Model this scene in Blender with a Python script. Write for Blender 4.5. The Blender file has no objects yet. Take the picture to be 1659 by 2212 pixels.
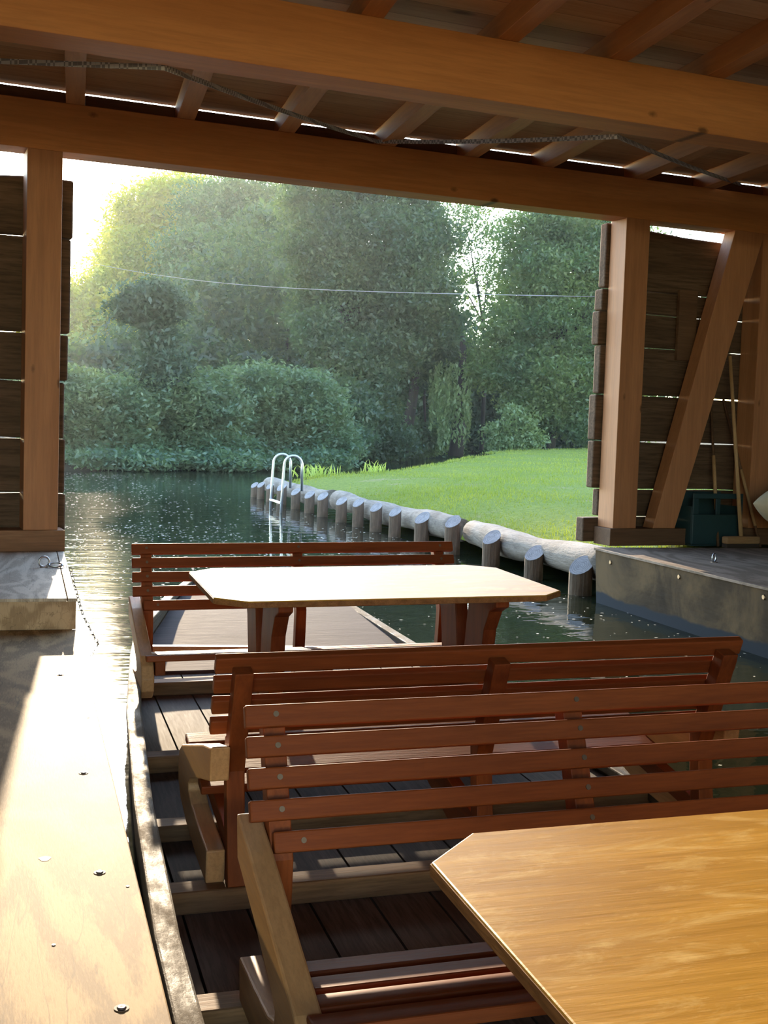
import bpy, bmesh, math, random
import numpy as np
from mathutils import Matrix, Vector

D = bpy.data
SC = bpy.context.scene
COL = SC.collection
rng = np.random.default_rng(11)
random.seed(4)

# ------------------------------------------------------------------ camera
HC = 1.2155                                   # eye height above the water
RIGHT = Vector((0.958, -0.285, 0.033)); F = 2600.0
PITCH, ROLL, YAW = 0.070225, 0.032987, 0.291056


def cam_rows():
    cp, sp, cr, sr, cy, sy = (math.cos(PITCH), math.sin(PITCH), math.cos(ROLL), math.sin(ROLL), math.cos(YAW), math.sin(YAW))
    B = np.array([[1, 0, 0], [0, 0, -1], [0, 1, 0.0]])
    Rz = np.array([[cy, -sy, 0], [sy, cy, 0], [0, 0, 1]])
    Rx = np.array([[1, 0, 0], [0, cp, -sp], [0, sp, cp]])
    Rr = np.array([[cr, -sr, 0], [sr, cr, 0], [0, 0, 1]])
    return Rr @ Rx @ B @ Rz


RM = cam_rows()
cd = D.cameras.new('camera')
cd.sensor_fit = 'HORIZONTAL'; cd.sensor_width = 36.0; cd.lens = F * 36.0 / 1659.0
cd.clip_start = 0.05; cd.clip_end = 600
cam = D.objects.new('camera', cd); COL.objects.link(cam)
cm = Matrix.Identity(4)
for i in range(3):
    cm[i][0] = RM[0][i]; cm[i][1] = -RM[1][i]; cm[i][2] = -RM[2][i]
cm[2][3] = HC
cam.matrix_world = cm
SC.camera = cam


def ray(px, py):
    d = np.array([(px - 829.5) / F, (py - 1106.0) / F, 1.0])
    return RM.T @ d


def at(px, py, dist):                          # the point of the place seen there, at a horizontal distance
    d = ray(px, py); d = d * dist / math.hypot(d[0], d[1])
    return Vector((d[0], d[1], d[2] + HC))


# ------------------------------------------------------------------ light, sky, exposure
SUN_EL, SUN_AZ = math.radians(13.0), math.radians(3.3)
w = D.worlds.new('world'); SC.world = w; w.use_nodes = True
nt = w.node_tree; nt.nodes.clear()
sky = nt.nodes.new('ShaderNodeTexSky'); sky.sky_type = 'NISHITA'
sky.sun_disc = False; sky.sun_elevation = SUN_EL; sky.sun_rotation = SUN_AZ
sky.air_density = 1.0; sky.dust_density = 0.25; sky.ozone_density = 1.0; sky.altitude = 50
bg = nt.nodes.new('ShaderNodeBackground'); bg.inputs['Strength'].default_value = 0.85
wo = nt.nodes.new('ShaderNodeOutputWorld')
nt.links.new(sky.outputs[0], bg.inputs[0]); nt.links.new(bg.outputs[0], wo.inputs[0])

sl = D.lights.new('sun', 'SUN'); sl.energy = 8.0; sl.angle = math.radians(0.6); sl.color = (1.0, 0.80, 0.56)
so = D.objects.new('sun', sl); COL.objects.link(so)
sd = Vector((math.sin(SUN_AZ) * math.cos(SUN_EL), math.cos(SUN_AZ) * math.cos(SUN_EL), math.sin(SUN_EL)))
so.rotation_euler = sd.to_track_quat('Z', 'Y').to_euler(); so.location = (0, 0, 20)

SC.view_settings.view_transform = 'Standard'; SC.view_settings.look = 'None'
SC.view_settings.gamma = 1.0; SC.view_settings.use_curve_mapping = False
SC.view_settings.exposure = 1.0
cy_ = SC.cycles
cy_.use_denoising = True
try: cy_.denoising_prefilter = 'ACCURATE'
except Exception: pass
try: cy_.denoiser = 'OPENIMAGEDENOISE'
except Exception: pass
cy_.max_bounces = 10; cy_.diffuse_bounces = 5; cy_.glossy_bounces = 4; cy_.transmission_bounces = 6; cy_.transparent_max_bounces = 8
cy_.caustics_reflective = True; cy_.caustics_refractive = False; cy_.blur_glossy = 1.0
cy_.sample_clamp_indirect = 12.0; cy_.sample_clamp_direct = 0.0


# ------------------------------------------------------------------ helpers
class MB:
    """collects simple solids and links them as ONE mesh object"""
    def __init__(s): s.v = []; s.f = []

    def add(s, vs, fs, M=None):
        o = len(s.v)
        if M is not None: vs = [M @ Vector(p) for p in vs]
        s.v += [tuple(p) for p in vs]; s.f += [tuple(i + o for i in f) for f in fs]
        return s

    def box(s, x0, x1, y0, y1, z0, z1, M=None):
        vs = [(x0, y0, z0), (x1, y0, z0), (x1, y1, z0), (x0, y1, z0), (x0, y0, z1), (x1, y0, z1), (x1, y1, z1), (x0, y1, z1)]
        fs = [(0, 3, 2, 1), (4, 5, 6, 7), (0, 1, 5, 4), (1, 2, 6, 5), (2, 3, 7, 6), (3, 0, 4, 7)]
        return s.add(vs, fs, M)

    def prism(s, poly, lo, hi, axis='x', M=None):
        """polygon extruded along an axis; poly holds the other two coordinates in order"""
        n = len(poly)
        mk = {'x': lambda a, b, c: (c, a, b), 'y': lambda a, b, c: (a, c, b), 'z': lambda a, b, c: (a, b, c)}[axis]
        vs = [mk(a, b, lo) for a, b in poly] + [mk(a, b, hi) for a, b in poly]
        fs = [tuple(range(n))[::-1], tuple(range(n, 2 * n))] + [(i, (i + 1) % n, (i + 1) % n + n, i + n) for i in range(n)]
        return s.add(vs, fs, M)

    def strip(s, A, B, up, down):
        """a wall of quads between two polylines A and B (outer/inner), thick in z"""
        n = len(A)
        vs = []
        for a, b in zip(A, B):
            vs += [(a[0], a[1], a[2] + up), (b[0], b[1], b[2] + up), (b[0], b[1], b[2] - down), (a[0], a[1], a[2] - down)]
        fs = []
        for i in range(n - 1):
            for k in range(4):
                fs.append((4 * i + k, 4 * i + (k + 1) % 4, 4 * i + 4 + (k + 1) % 4, 4 * i + 4 + k))
        fs += [(3, 2, 1, 0), tuple(4 * (n - 1) + k for k in range(4))]
        return s.add(vs, fs)

    def tube(s, pts, rad, seg=10, caps=True):
        pts = [Vector(p) for p in pts]; n = len(pts)
        rads = rad if hasattr(rad, '__len__') else [rad] * n
        vs = []; up = None
        for i, p in enumerate(pts):
            t = (pts[min(i + 1, n - 1)] - pts[max(i - 1, 0)]).normalized()
            if up is None: up = t.orthogonal().normalized()
            up = (up - t * up.dot(t)); up = up.normalized() if up.length > 1e-6 else t.orthogonal().normalized()
            sd_ = t.cross(up)
            for k in range(seg):
                a = 2 * math.pi * k / seg
                vs.append(p + (up * math.cos(a) + sd_ * math.sin(a)) * rads[i])
        fs = []
        for i in range(n - 1):
            for k in range(seg):
                fs.append((i * seg + k, i * seg + (k + 1) % seg, (i + 1) * seg + (k + 1) % seg, (i + 1) * seg + k))
        if caps: fs += [tuple(range(seg))[::-1], tuple((n - 1) * seg + k for k in range(seg))]
        return s.add(vs, fs)

    def torus(s, M, R, r, seg=20, sub=8, sy=1.0):
        vs = []; fs = []
        for i in range(seg):
            a = 2 * math.pi * i / seg
            for k in range(sub):
                b = 2 * math.pi * k / sub
                vs.append(((R + r * math.cos(b)) * math.cos(a), (R + r * math.cos(b)) * math.sin(a) * sy, r * math.sin(b)))
                fs.append((i * sub + k, ((i + 1) % seg) * sub + k, ((i + 1) % seg) * sub + (k + 1) % sub, i * sub + (k + 1) % sub))
        return s.add(vs, fs, M)

    def build(s, name, mat, parent=None, bevel=0.0, smooth=False, label=None):
        me = D.meshes.new(name); me.from_pydata(s.v, [], s.f); me.update()
        bm = bmesh.new(); bm.from_mesh(me); bmesh.ops.recalc_face_normals(bm, faces=bm.faces[:]); bm.to_mesh(me); bm.free()
        if smooth:
            me.polygons.foreach_set('use_smooth', [True] * len(me.polygons))
        me.materials.append(mat)
        o = D.objects.new(name, me); COL.objects.link(o)
        if parent is not None: o.parent = parent
        if bevel > 0:
            m = o.modifiers.new('edge', 'BEVEL'); m.width = bevel; m.segments = 2; m.limit_method = 'ANGLE'; m.angle_limit = 0.6
        if label: o['label'] = label
        return o


def tag(o, label=None, cat=None, group=None, kind=None):
    if label: o['label'] = label
    if cat: o['category'] = cat
    if group: o['group'] = group
    if kind: o['kind'] = kind
    return o


def empty(name, M, label=None, cat=None, group=None, kind=None):
    o = D.objects.new(name, None); COL.objects.link(o); o.matrix_world = M; o.empty_display_size = 0.1
    return tag(o, label, cat, group, kind)


def put(o, M):
    o.matrix_world = M; return o


def fast_mesh(name, V, Fq, mat, parent=None, smooth=False):
    """numpy vertices (n,3) and faces (m,k)"""
    me = D.meshes.new(name); k = Fq.shape[1]
    me.vertices.add(len(V)); me.vertices.foreach_set('co', np.ascontiguousarray(V, dtype=np.float32).ravel())
    me.loops.add(Fq.size); me.loops.foreach_set('vertex_index', np.ascontiguousarray(Fq, dtype=np.int32).ravel())
    me.polygons.add(len(Fq)); me.polygons.foreach_set('loop_start', np.arange(0, Fq.size, k, dtype=np.int32))
    me.update(calc_edges=True)
    if smooth: me.polygons.foreach_set('use_smooth', np.ones(len(Fq), dtype=bool))
    me.materials.append(mat)
    o = D.objects.new(name, me); COL.objects.link(o)
    if parent is not None: o.parent = parent
    return o


# ------------------------------------------------------------------ materials
class NB:
    def __init__(s, name):
        s.m = D.materials.new(name); s.m.use_nodes = True
        s.t = s.m.node_tree; s.t.nodes.clear()
        s.out = s.t.nodes.new('ShaderNodeOutputMaterial')
        s.co = s.t.nodes.new('ShaderNodeTexCoord')

    def n(s, kind, **kw):
        x = s.t.nodes.new('ShaderNode' + kind)
        for k, v in kw.items():
            if k.startswith('_'): setattr(x, k[1:], v)
            else: x.inputs[k.replace('_', ' ')].default_value = v
        return x

    def l(s, a, b): s.t.links.new(a, b)

    def mapping(s, scale, src='Object', rot=(0, 0, 0)):
        m = s.n('Mapping'); m.inputs['Scale'].default_value = scale; m.inputs['Rotation'].default_value = rot
        s.l(s.co.outputs[src], m.inputs['Vector']); return m.outputs[0]

    def noise(s, vec, scale, detail=5, rough=0.6, dist=0.0):
        x = s.n('TexNoise', Scale=scale, Detail=detail, Roughness=rough, Distortion=dist); s.l(vec, x.inputs['Vector']); return x.outputs['Fac']

    def ramp(s, fac, stops):
        r = s.n('ValToRGB'); e = r.color_ramp.elements
        while len(e) < len(stops): e.new(0.5)
        for q, (p, c) in zip(e, stops):
            q.position = p; q.color = tuple(c) + (1,) if len(c) == 3 else c
        s.l(fac, r.inputs[0]); return r.outputs[0]

    def mix(s, fac, a, b, mode='MIX'):
        x = s.n('Mix', _data_type='RGBA', _blend_type=mode)
        for sock, v in ((x.inputs[0], fac), (x.inputs[6], a), (x.inputs[7], b)):
            if hasattr(v, 'links') or isinstance(v, bpy.types.NodeSocket): s.l(v, sock)
            else: sock.default_value = v if not isinstance(v, tuple) else (tuple(v) + (1,) if len(v) == 3 else v)
        return x.outputs[2]

    def math(s, op, a, b=0.0, c=None):
        x = s.n('Math', _operation=op)
        for i, v in enumerate((a, b) if c is None else (a, b, c)):
            if isinstance(v, bpy.types.NodeSocket): s.l(v, x.inputs[i])
            else: x.inputs[i].default_value = v
        return x.outputs[0]

    def bsdf(s, color, rough=0.5, **kw):
        p = s.n('BsdfPrincipled')
        for sock, v in ((p.inputs['Base Color'], color), (p.inputs['Roughness'], rough)):
            if isinstance(v, bpy.types.NodeSocket): s.l(v, sock)
            else: sock.default_value = tuple(v) + (1,) if isinstance(v, tuple) else v
        for k, v in kw.items(): p.inputs[k.replace('_', ' ')].default_value = v
        s.p = p; s.l(p.outputs[0], s.out.inputs[0]); return p

    def bump(s, h, strength=0.3, dist=0.01):
        b = s.n('Bump', Strength=strength, Distance=dist); s.l(h, b.inputs['Height']); s.l(b.outputs[0], s.p.inputs['Normal'])


def wood(name, dark, light, axis=0, grain=1.0, rough=0.55, knots=0.0, knot_col=(0.09, 0.04, 0.02), spec=0.4, coat=0.0, wear=None, bump=0.25, streak=0.5):
    b = NB(name)
    st = [1.0, 1.0, 1.0]; st[axis] = 0.07
    v = b.mapping([k * grain for k in st])
    big = b.noise(v, 9, 4, 0.55, 0.6); fine = b.noise(v, 70, 4, 0.65)
    col = b.ramp(big, [(0.30, dark), (0.72, light)])
    col = b.mix(b.math('MULTIPLY', b.ramp(fine, [(0.38, (1, 1, 1)), (0.58, (0, 0, 0))]), streak), col, tuple(c * 0.62 for c in dark))
    soft = b.noise(b.mapping((1, 1, 1)), 1.3, 3)
    col = b.mix(b.math('MULTIPLY', soft, 0.25), col, tuple(min(1, c * 1.25) for c in light))
    if knots:
        kv = {0: (3.0, 0.0, 5.0), 1: (6.0, 2.6, 0.0), 2: (6.0, 0.0, 2.8)}[axis]
        vo = b.n('TexVoronoi', Scale=1.0); b.l(b.mapping([k * grain for k in kv]), vo.inputs['Vector'])
        jit = b.noise(b.mapping((1, 1, 1)), 60, 3)
        d = b.math('ADD', vo.outputs['Distance'], b.math('MULTIPLY', jit, 0.04))
        sp_ = b.n('SeparateColor'); b.l(vo.outputs['Color'], sp_.inputs[0])
        keep = b.ramp(sp_.outputs[0], [(0.42, (0, 0, 0)), (0.46, (1, 1, 1))])
        fac = b.math('MULTIPLY', keep, b.ramp(d, [(0.045 * knots + 0.025, (1, 1, 1)), (0.085 * knots + 0.035, (0, 0, 0))]))
        col = b.mix(b.math('MULTIPLY', fac, 0.8), col, knot_col)
    if wear:
        wn = b.noise(b.mapping([k * 1.4 for k in (0.35 if axis == 0 else 1, 0.35 if axis == 1 else 1, 1)]), 11, 6, 0.7, 0.8)
        col = b.mix(b.ramp(wn, [(0.52, (0, 0, 0)), (0.70, (0.75, 0.75, 0.75))]), col, wear)
        wf = b.noise(b.mapping([k * 2.0 for k in (0.2 if axis == 0 else 1, 0.2 if axis == 1 else 1, 1)]), 40, 6, 0.8)
        col = b.mix(b.ramp(wf, [(0.60, (0, 0, 0)), (0.72, (0.6, 0.6, 0.6))]), col, tuple(min(1, c * 1.15) for c in wear))
    r = b.math('ADD', b.math('MULTIPLY', fine, 0.22), rough - 0.11)
    b.bsdf(col, r, Specular_IOR_Level=spec, Coat_Weight=coat, Coat_Roughness=0.25)
    b.bump(b.math('ADD', fine, b.math('MULTIPLY', big, 0.5)), bump, 0.004)
    return b.m


M_spruceX = wood('spruce_beam', (0.45, 0.178, 0.056), (0.66, 0.295, 0.105), 0, 0.8, 0.62, knots=1.0, streak=0.3)
M_spruceY = wood('spruce_rafter', (0.42, 0.185, 0.075), (0.62, 0.31, 0.135), 1, 0.8, 0.62, knots=0.7, streak=0.3)
M_spruceZ = wood('spruce_post', (0.35, 0.150, 0.066), (0.52, 0.245, 0.115), 2, 0.8, 0.60, knots=0.9, streak=0.3)
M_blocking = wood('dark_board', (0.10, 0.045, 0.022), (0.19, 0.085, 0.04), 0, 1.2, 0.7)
M_red = {a: wood('varnished_red_wood_' + 'xyz'[a], (0.125, 0.028, 0.008), (0.250, 0.062, 0.015), a, 1.6, 0.5, spec=0.14, coat=0.0, bump=0.15, streak=0.35) for a in (0, 1, 2)}
M_tan = wood('sunlit_tan_wood', (0.36, 0.185, 0.075), (0.54, 0.30, 0.135), 1, 1.8, 0.45, spec=0.2, bump=0.15, streak=0.35)  # tan tone paints the light on the arms, bow plank and deck beam
M_top = wood('amber_plywood', (0.34, 0.165, 0.014), (0.50, 0.265, 0.030), 0, 1.5, 0.42, spec=0.13, coat=0.0, wear=(0.64, 0.43, 0.15), bump=0.12, streak=0.3)
M_topedge = wood('worn_edge_ply', (0.15, 0.060, 0.018), (0.36, 0.175, 0.065), 1, 5.0, 0.6, spec=0.1, streak=0.7)
M_gray = wood('weathered_board', (0.060, 0.047, 0.040), (0.135, 0.108, 0.086), 1, 1.5, 0.8, spec=0.1, streak=0.7)
M_grayX = wood('weathered_rib', (0.13, 0.072, 0.036), (0.25, 0.142, 0.070), 0, 1.5, 0.7, spec=0.15, streak=0.6)
M_deck = wood('grey_purple_deck', (0.055, 0.043, 0.045), (0.115, 0.092, 0.092), 0, 1.5, 0.8, spec=0.08, streak=0.6)  # shade on the rising bow ramp is put into this darker tone
M_wallX = wood('rough_oak_plank', (0.075, 0.047, 0.030), (0.165, 0.105, 0.068), 0, 0.8, 0.85, spec=0.2, knots=0.8, bump=0.8, streak=0.8)
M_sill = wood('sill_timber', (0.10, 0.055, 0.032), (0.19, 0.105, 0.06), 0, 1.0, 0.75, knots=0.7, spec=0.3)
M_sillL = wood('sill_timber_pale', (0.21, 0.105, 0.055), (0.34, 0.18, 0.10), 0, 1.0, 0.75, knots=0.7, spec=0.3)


def m_simple(name, col, rough=0.5, metal=0.0, spec=0.5):
    b = NB(name); nz = b.noise(b.mapping((1, 1, 1)), 25, 4)
    c = b.mix(b.math('MULTIPLY', nz, 0.5), col, tuple(x * 0.65 for x in col))
    b.bsdf(c, rough, Metallic=metal, Specular_IOR_Level=spec); return b.m


M_steel = m_simple('brushed_steel', (0.50, 0.53, 0.57), 0.38, 1.0)
M_zinc = m_simple('zinc_screw', (0.20, 0.14, 0.09), 0.45, 0.9)
M_rust = m_simple('old_steel', (0.30, 0.25, 0.22), 0.5, 0.9)
M_knot = m_simple('dark_knot_wood', (0.09, 0.05, 0.03), 0.7)
M_teal = m_simple('dark_teal_plastic', (0.018, 0.055, 0.065), 0.5)
M_canoe = m_simple('beige_gelcoat', (0.52, 0.45, 0.32), 0.45)
M_pole = wood('pale_pole_wood', (0.40, 0.25, 0.11), (0.58, 0.38, 0.19), 2, 3.0, 0.6)
M_broom = wood('broom_wood', (0.30, 0.17, 0.075), (0.42, 0.25, 0.12), 0, 2.0, 0.6)
M_bristle = m_simple('dark_bristle', (0.05, 0.035, 0.025), 0.9)
M_cable = m_simple('grey_cable', (0.22, 0.24, 0.26), 0.6)


def m_ply(name, dark, light, rough, sc=1.0, rot=0.0):
    """rotary cut plywood with flame figure"""
    b = NB(name); v = b.mapping((sc * 1.0, sc * 0.32, 1), rot=(0, 0, rot))
    nz = b.noise(v, 2.2, 4, 0.5, 0.4)
    rings = b.math('SINE', b.math('MULTIPLY', nz, 55.0))
    fine = b.noise(b.mapping((sc * 8, sc * 1.0, 1), rot=(0, 0, rot)), 26, 5, 0.7)
    mixf = b.math('ADD', b.math('MULTIPLY', rings, 0.17), b.math('MULTIPLY', fine, 0.9))
    col = b.ramp(mixf, [(0.30, dark), (0.60, light)])
    crk = b.noise(b.mapping((sc * 1.2, sc * 0.10, 1), rot=(0, 0, rot)), 9, 3, 0.5, 0.3)
    cl_ = b.math('ABSOLUTE', b.math('SUBTRACT', crk, 0.5))
    col = b.mix(b.ramp(cl_, [(0.0, (0.55, 0.55, 0.55)), (0.006, (0, 0, 0))]), col, tuple(c * 0.35 for c in dark))
    scr = b.noise(b.mapping((sc * 0.6, sc * 6, 1), rot=(0, 0, 0.3)), 14, 6, 0.8)
    col = b.mix(b.ramp(scr, [(0.63, (0, 0, 0)), (0.72, (0.55, 0.55, 0.55))]), col, tuple(min(1, c * 1.3) for c in light))
    b.bsdf(col, rough, Specular_IOR_Level=0.12); b.bump(fine, 0.25, 0.002); return b.m


M_dock = m_ply('birch_plywood', (0.20, 0.125, 0.055), (0.41, 0.275, 0.13), 0.7)
M_plat = m_ply('grey_plywood', (0.36, 0.30, 0.24), (0.55, 0.48, 0.40), 0.55, rot=1.57)
M_platr = m_ply('brown_grey_plywood', (0.14, 0.105, 0.08), (0.24, 0.185, 0.15), 0.6, rot=1.57)  # the grey plywood again, darkened in colour for the less lit platform
M_platf = m_ply('tan_plywood_face', (0.30, 0.205, 0.125), (0.46, 0.33, 0.21), 0.65)


def m_stained():
    b = NB('stained_plywood')
    n1 = b.noise(b.mapping((1, 1, 1)), 1.6, 6, 0.65, 0.6); n2 = b.noise(b.mapping((1, 0.5, 5)), 12, 5, 0.7)
    col = b.ramp(n1, [(0.36, (0.016, 0.011, 0.008)), (0.50, (0.046, 0.031, 0.018)), (0.64, (0.125, 0.083, 0.043))])
    col = b.mix(b.math('MULTIPLY', n2, 0.45), col, (0.10, 0.085, 0.07))
    sep = b.n('SeparateXYZ'); b.l(b.co.outputs['Object'], sep.inputs[0])
    wob = b.noise(b.mapping((1, 1, 1)), 2.5, 4)
    z = b.math('SUBTRACT', sep.outputs[2], b.math('MULTIPLY', wob, 0.09))
    z = b.math('SUBTRACT', z, 0.0)
    wet = b.ramp(z, [(0.025, (1, 1, 1)), (0.04, (0, 0, 0))])
    col = b.mix(wet, col, (0.028, 0.034, 0.045))
    b.bsdf(col, 0.8, Specular_IOR_Level=0.05); return b.m


M_stain = m_stained()


def m_ceiling():
    b = NB('roof_boards')
    v = b.mapping((0.06, 1, 1)); g = b.noise(v, 34, 5, 0.65); big = b.noise(v, 6, 3)
    sep = b.n('SeparateXYZ'); b.l(b.co.outputs['Object'], sep.inputs[0])
    fr = b.math('FRACT', b.math('DIVIDE', sep.outputs[1], 0.185))
    seam = b.ramp(fr, [(0.0, (1, 1, 1)), (0.035, (0, 0, 0))])
    idx = b.math('FLOOR', b.math('DIVIDE', sep.outputs[1], 0.185))
    wn = b.n('TexWhiteNoise', _noise_dimensions='1D'); b.l(idx, wn.inputs['W'])
    col = b.ramp(b.math('ADD', b.math('MULTIPLY', g, 0.6), b.math('MULTIPLY', wn.outputs[0], 0.35)), [(0.25, (0.42, 0.235, 0.115)), (0.75, (0.66, 0.42, 0.235))])
    kn = b.n('TexVoronoi', Scale=1.0); b.l(b.mapping((0.9, 2.2, 1)), kn.inputs['Vector'])
    col = b.mix(b.ramp(kn.outputs['Distance'], [(0.05, (0.8, 0.8, 0.8)), (0.09, (0, 0, 0))]), col, (0.10, 0.045, 0.02))
    col = b.mix(seam, col, (0.06, 0.035, 0.02))
    b.bsdf(col, 0.7, Specular_IOR_Level=0.3); b.bump(g, 0.2, 0.003); return b.m


M_ceil = m_ceiling()


def m_water():
    b = NB('dark_pond_water')
    v1 = b.mapping((1.0, 1.0, 1)); v2 = b.mapping((0.55, 1.6, 1), rot=(0, 0, 0.25))
    h = b.math('ADD', b.math('MULTIPLY', b.noise(v2, 2.2, 3, 0.5, 0.3), 1.0), b.math('MULTIPLY', b.noise(v1, 9, 2, 0.5), 0.22))
    b.bsdf((0.010, 0.014, 0.008), 0.035, Specular_IOR_Level=0.5, IOR=1.33)
    b.bump(h, 0.28, 0.02); return b.m


M_water = m_water()


def m_hull():
    b = NB('tarred_hull')
    n1 = b.noise(b.mapping((1, 0.4, 1)), 14, 6, 0.7)
    col = b.ramp(n1, [(0.3, (0.030, 0.026, 0.022)), (0.7, (0.12, 0.092, 0.062))])
    r = b.ramp(n1, [(0.35, (0.45, 0.45, 0.45)), (0.65, (0.85, 0.85, 0.85))])
    b.bsdf(col, 0.4, Specular_IOR_Level=0.08); b.l(r, b.p.inputs['Roughness']); b.bump(n1, 0.5, 0.01); return b.m


M_hull = m_hull()


def leaf_mat(name, a, c, trans=0.55, rough=0.5, patch=None):
    b = NB(name)
    g = b.n('NewGeometry')
    col = b.ramp(g.outputs['Random Per Island'], [(0.0, a), (1.0, c)])
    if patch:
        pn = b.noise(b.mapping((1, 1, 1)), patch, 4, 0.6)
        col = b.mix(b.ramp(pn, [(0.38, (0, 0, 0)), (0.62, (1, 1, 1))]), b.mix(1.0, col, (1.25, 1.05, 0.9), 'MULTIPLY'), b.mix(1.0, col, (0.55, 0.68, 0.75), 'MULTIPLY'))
    d = b.n('BsdfDiffuse'); b.l(col, d.inputs['Color'])
    t = b.n('BsdfTranslucent'); b.l(b.mix(0.45, col, tuple(min(1.0, x * k) for x, k in zip(c, (2.2, 2.0, 0.7)))), t.inputs['Color'])
    gl = b.n('BsdfGlossy', Roughness=rough); gl.inputs['Color'].default_value = (0.85, 0.95, 1, 1)
    m1 = b.n('MixShader'); m1.inputs[0].default_value = trans; b.l(d.outputs[0], m1.inputs[1]); b.l(t.outputs[0], m1.inputs[2])
    m2 = b.n('MixShader'); m2.inputs[0].default_value = 0.03; b.l(m1.outputs[0], m2.inputs[1]); b.l(gl.outputs[0], m2.inputs[2])
    b.l(m2.outputs[0], b.out.inputs[0]); return b.m


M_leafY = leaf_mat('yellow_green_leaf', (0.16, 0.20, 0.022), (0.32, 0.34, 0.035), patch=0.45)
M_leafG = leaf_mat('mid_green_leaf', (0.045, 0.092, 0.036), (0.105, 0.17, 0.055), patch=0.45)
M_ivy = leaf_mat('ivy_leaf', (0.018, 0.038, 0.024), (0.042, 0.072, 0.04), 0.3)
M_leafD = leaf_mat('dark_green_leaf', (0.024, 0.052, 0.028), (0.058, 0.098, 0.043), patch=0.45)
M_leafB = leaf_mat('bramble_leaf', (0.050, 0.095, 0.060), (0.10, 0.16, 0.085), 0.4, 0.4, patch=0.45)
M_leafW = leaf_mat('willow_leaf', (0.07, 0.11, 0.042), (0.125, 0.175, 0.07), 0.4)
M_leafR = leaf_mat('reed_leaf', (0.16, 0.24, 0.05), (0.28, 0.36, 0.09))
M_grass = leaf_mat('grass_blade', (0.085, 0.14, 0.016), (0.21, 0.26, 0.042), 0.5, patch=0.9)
M_bark = wood('tree_bark', (0.022, 0.018, 0.015), (0.05, 0.042, 0.035), 2, 0.6, 0.9, spec=0.2, bump=1.0)


def m_ground():
    b = NB('lawn_ground')
    n1 = b.noise(b.mapping((1, 1, 1)), 0.9, 5, 0.65); n2 = b.noise(b.mapping((1, 1, 1)), 18, 5, 0.7)
    col = b.ramp(n2, [(0.3, (0.075, 0.115, 0.016)), (0.7, (0.19, 0.225, 0.042))])
    col = b.mix(b.ramp(n1, [(0.60, (0, 0, 0)), (0.70, (0.85, 0.85, 0.85))]), col, (0.23, 0.19, 0.11))
    b.bsdf(col, 0.95, Specular_IOR_Level=0.1); b.bump(n2, 0.6, 0.03); return b.m


M_lawn = m_ground()
M_bank = m_simple('earth_bank', (0.02, 0.02, 0.012), 0.95, spec=0.1)


def m_log(name, dark, light, axis):
    b = NB(name)
    st = [1, 1, 1]; st[axis] = 0.15
    n1 = b.noise(b.mapping(st), 12, 6, 0.75); n2 = b.noise(b.mapping((1, 1, 1)), 3, 4)
    col = b.ramp(n1, [(0.30, dark), (0.68, light)])
    col = b.mix(b.ramp(n2, [(0.5, (0, 0, 0)), (0.66, (0.6, 0.6, 0.6))]), col, tuple(x * 0.45 for x in dark))
    b.bsdf(col, 0.8, Specular_IOR_Level=0.3); b.bump(n1, 1.0, 0.02); return b.m


M_log = m_log('peeled_grey_log', (0.085, 0.070, 0.058), (0.24, 0.21, 0.185), 1)
M_pile = m_log('grey_brown_pile', (0.055, 0.038, 0.026), (0.16, 0.112, 0.078), 2)


def m_endgrain():
    b = NB('sawn_end_grain')
    sep = b.n('SeparateXYZ'); b.l(b.co.outputs['Object'], sep.inputs[0])
    r = b.math('SQRT', b.math('ADD', b.math('MULTIPLY', sep.outputs[0], sep.outputs[0]), b.math('MULTIPLY', sep.outputs[1], sep.outputs[1])))
    rg = b.math('SINE', b.math('MULTIPLY', r, 420.0))
    n1 = b.noise(b.mapping((1, 1, 1)), 20, 4)
    col = b.ramp(b.math('ADD', b.math('MULTIPLY', rg, 0.15), n1), [(0.3, (0.15, 0.135, 0.135)), (0.75, (0.28, 0.26, 0.26))])
    b.bsdf(col, 0.7); return b.m


M_end = m_endgrain()


def m_strap():
    b = NB('patterned_strap')
    ck = b.n('TexChecker', Scale=55); b.l(b.co.outputs['Object'], ck.inputs['Vector'])
    ck.inputs['Color1'].default_value = (0.55, 0.57, 0.62, 1); ck.inputs['Color2'].default_value = (0.22, 0.23, 0.27, 1)
    b.bsdf(ck.outputs[0], 0.7); return b.m


M_strap = m_strap()
M_speck = m_simple('pale_fluff', (0.62, 0.58, 0.48), 0.8)

# ------------------------------------------------------------------ frames of reference
YS = 0.110094
SHED = Matrix.Translation((-0.0071, 7.518, 0.0)) @ Matrix.Rotation(YS, 4, 'Z')      # a along the lintel, off outwards, z up from the water
ta, tb = -0.011594, 0.012582
TILT = Matrix.Rotation(ta, 4, 'Y') @ Matrix.Rotation(tb, 4, 'X')                    # the boat lies a little heeled
BOAT = Matrix.Translation((0, 0, HC)) @ TILT
ZF = -1.2915                                                                        # boat floor below the eye
Z_BOT, Z_LB, Z_LT, Z_ROOF = 0.528, 2.786, 3.071, 3.190

# ------------------------------------------------------------------ water and ground
RIM_L = [(0.262, -1.6, -1.13), (0.258, 1.0, -1.13), (0.262, 2.5, -1.13), (0.295, 3.4, -1.135), (0.36, 4.5, -1.14), (0.445, 5.4, -1.13), (0.53, 6.1, -1.12), (0.78, 7.0, -1.11), (0.99, 7.62, -1.10)]
RIM_R = [(2.06, -1.6, -1.23), (2.06, 1.0, -1.23), (2.05, 2.5, -1.235), (2.035, 3.4, -1.24), (2.02, 4.5, -1.24), (2.0, 5.4, -1.235), (1.965, 6.3, -1.22), (1.90, 7.05, -1.18), (1.50, 7.72, -1.12)]


def world(p): return BOAT @ Vector(p)


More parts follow.
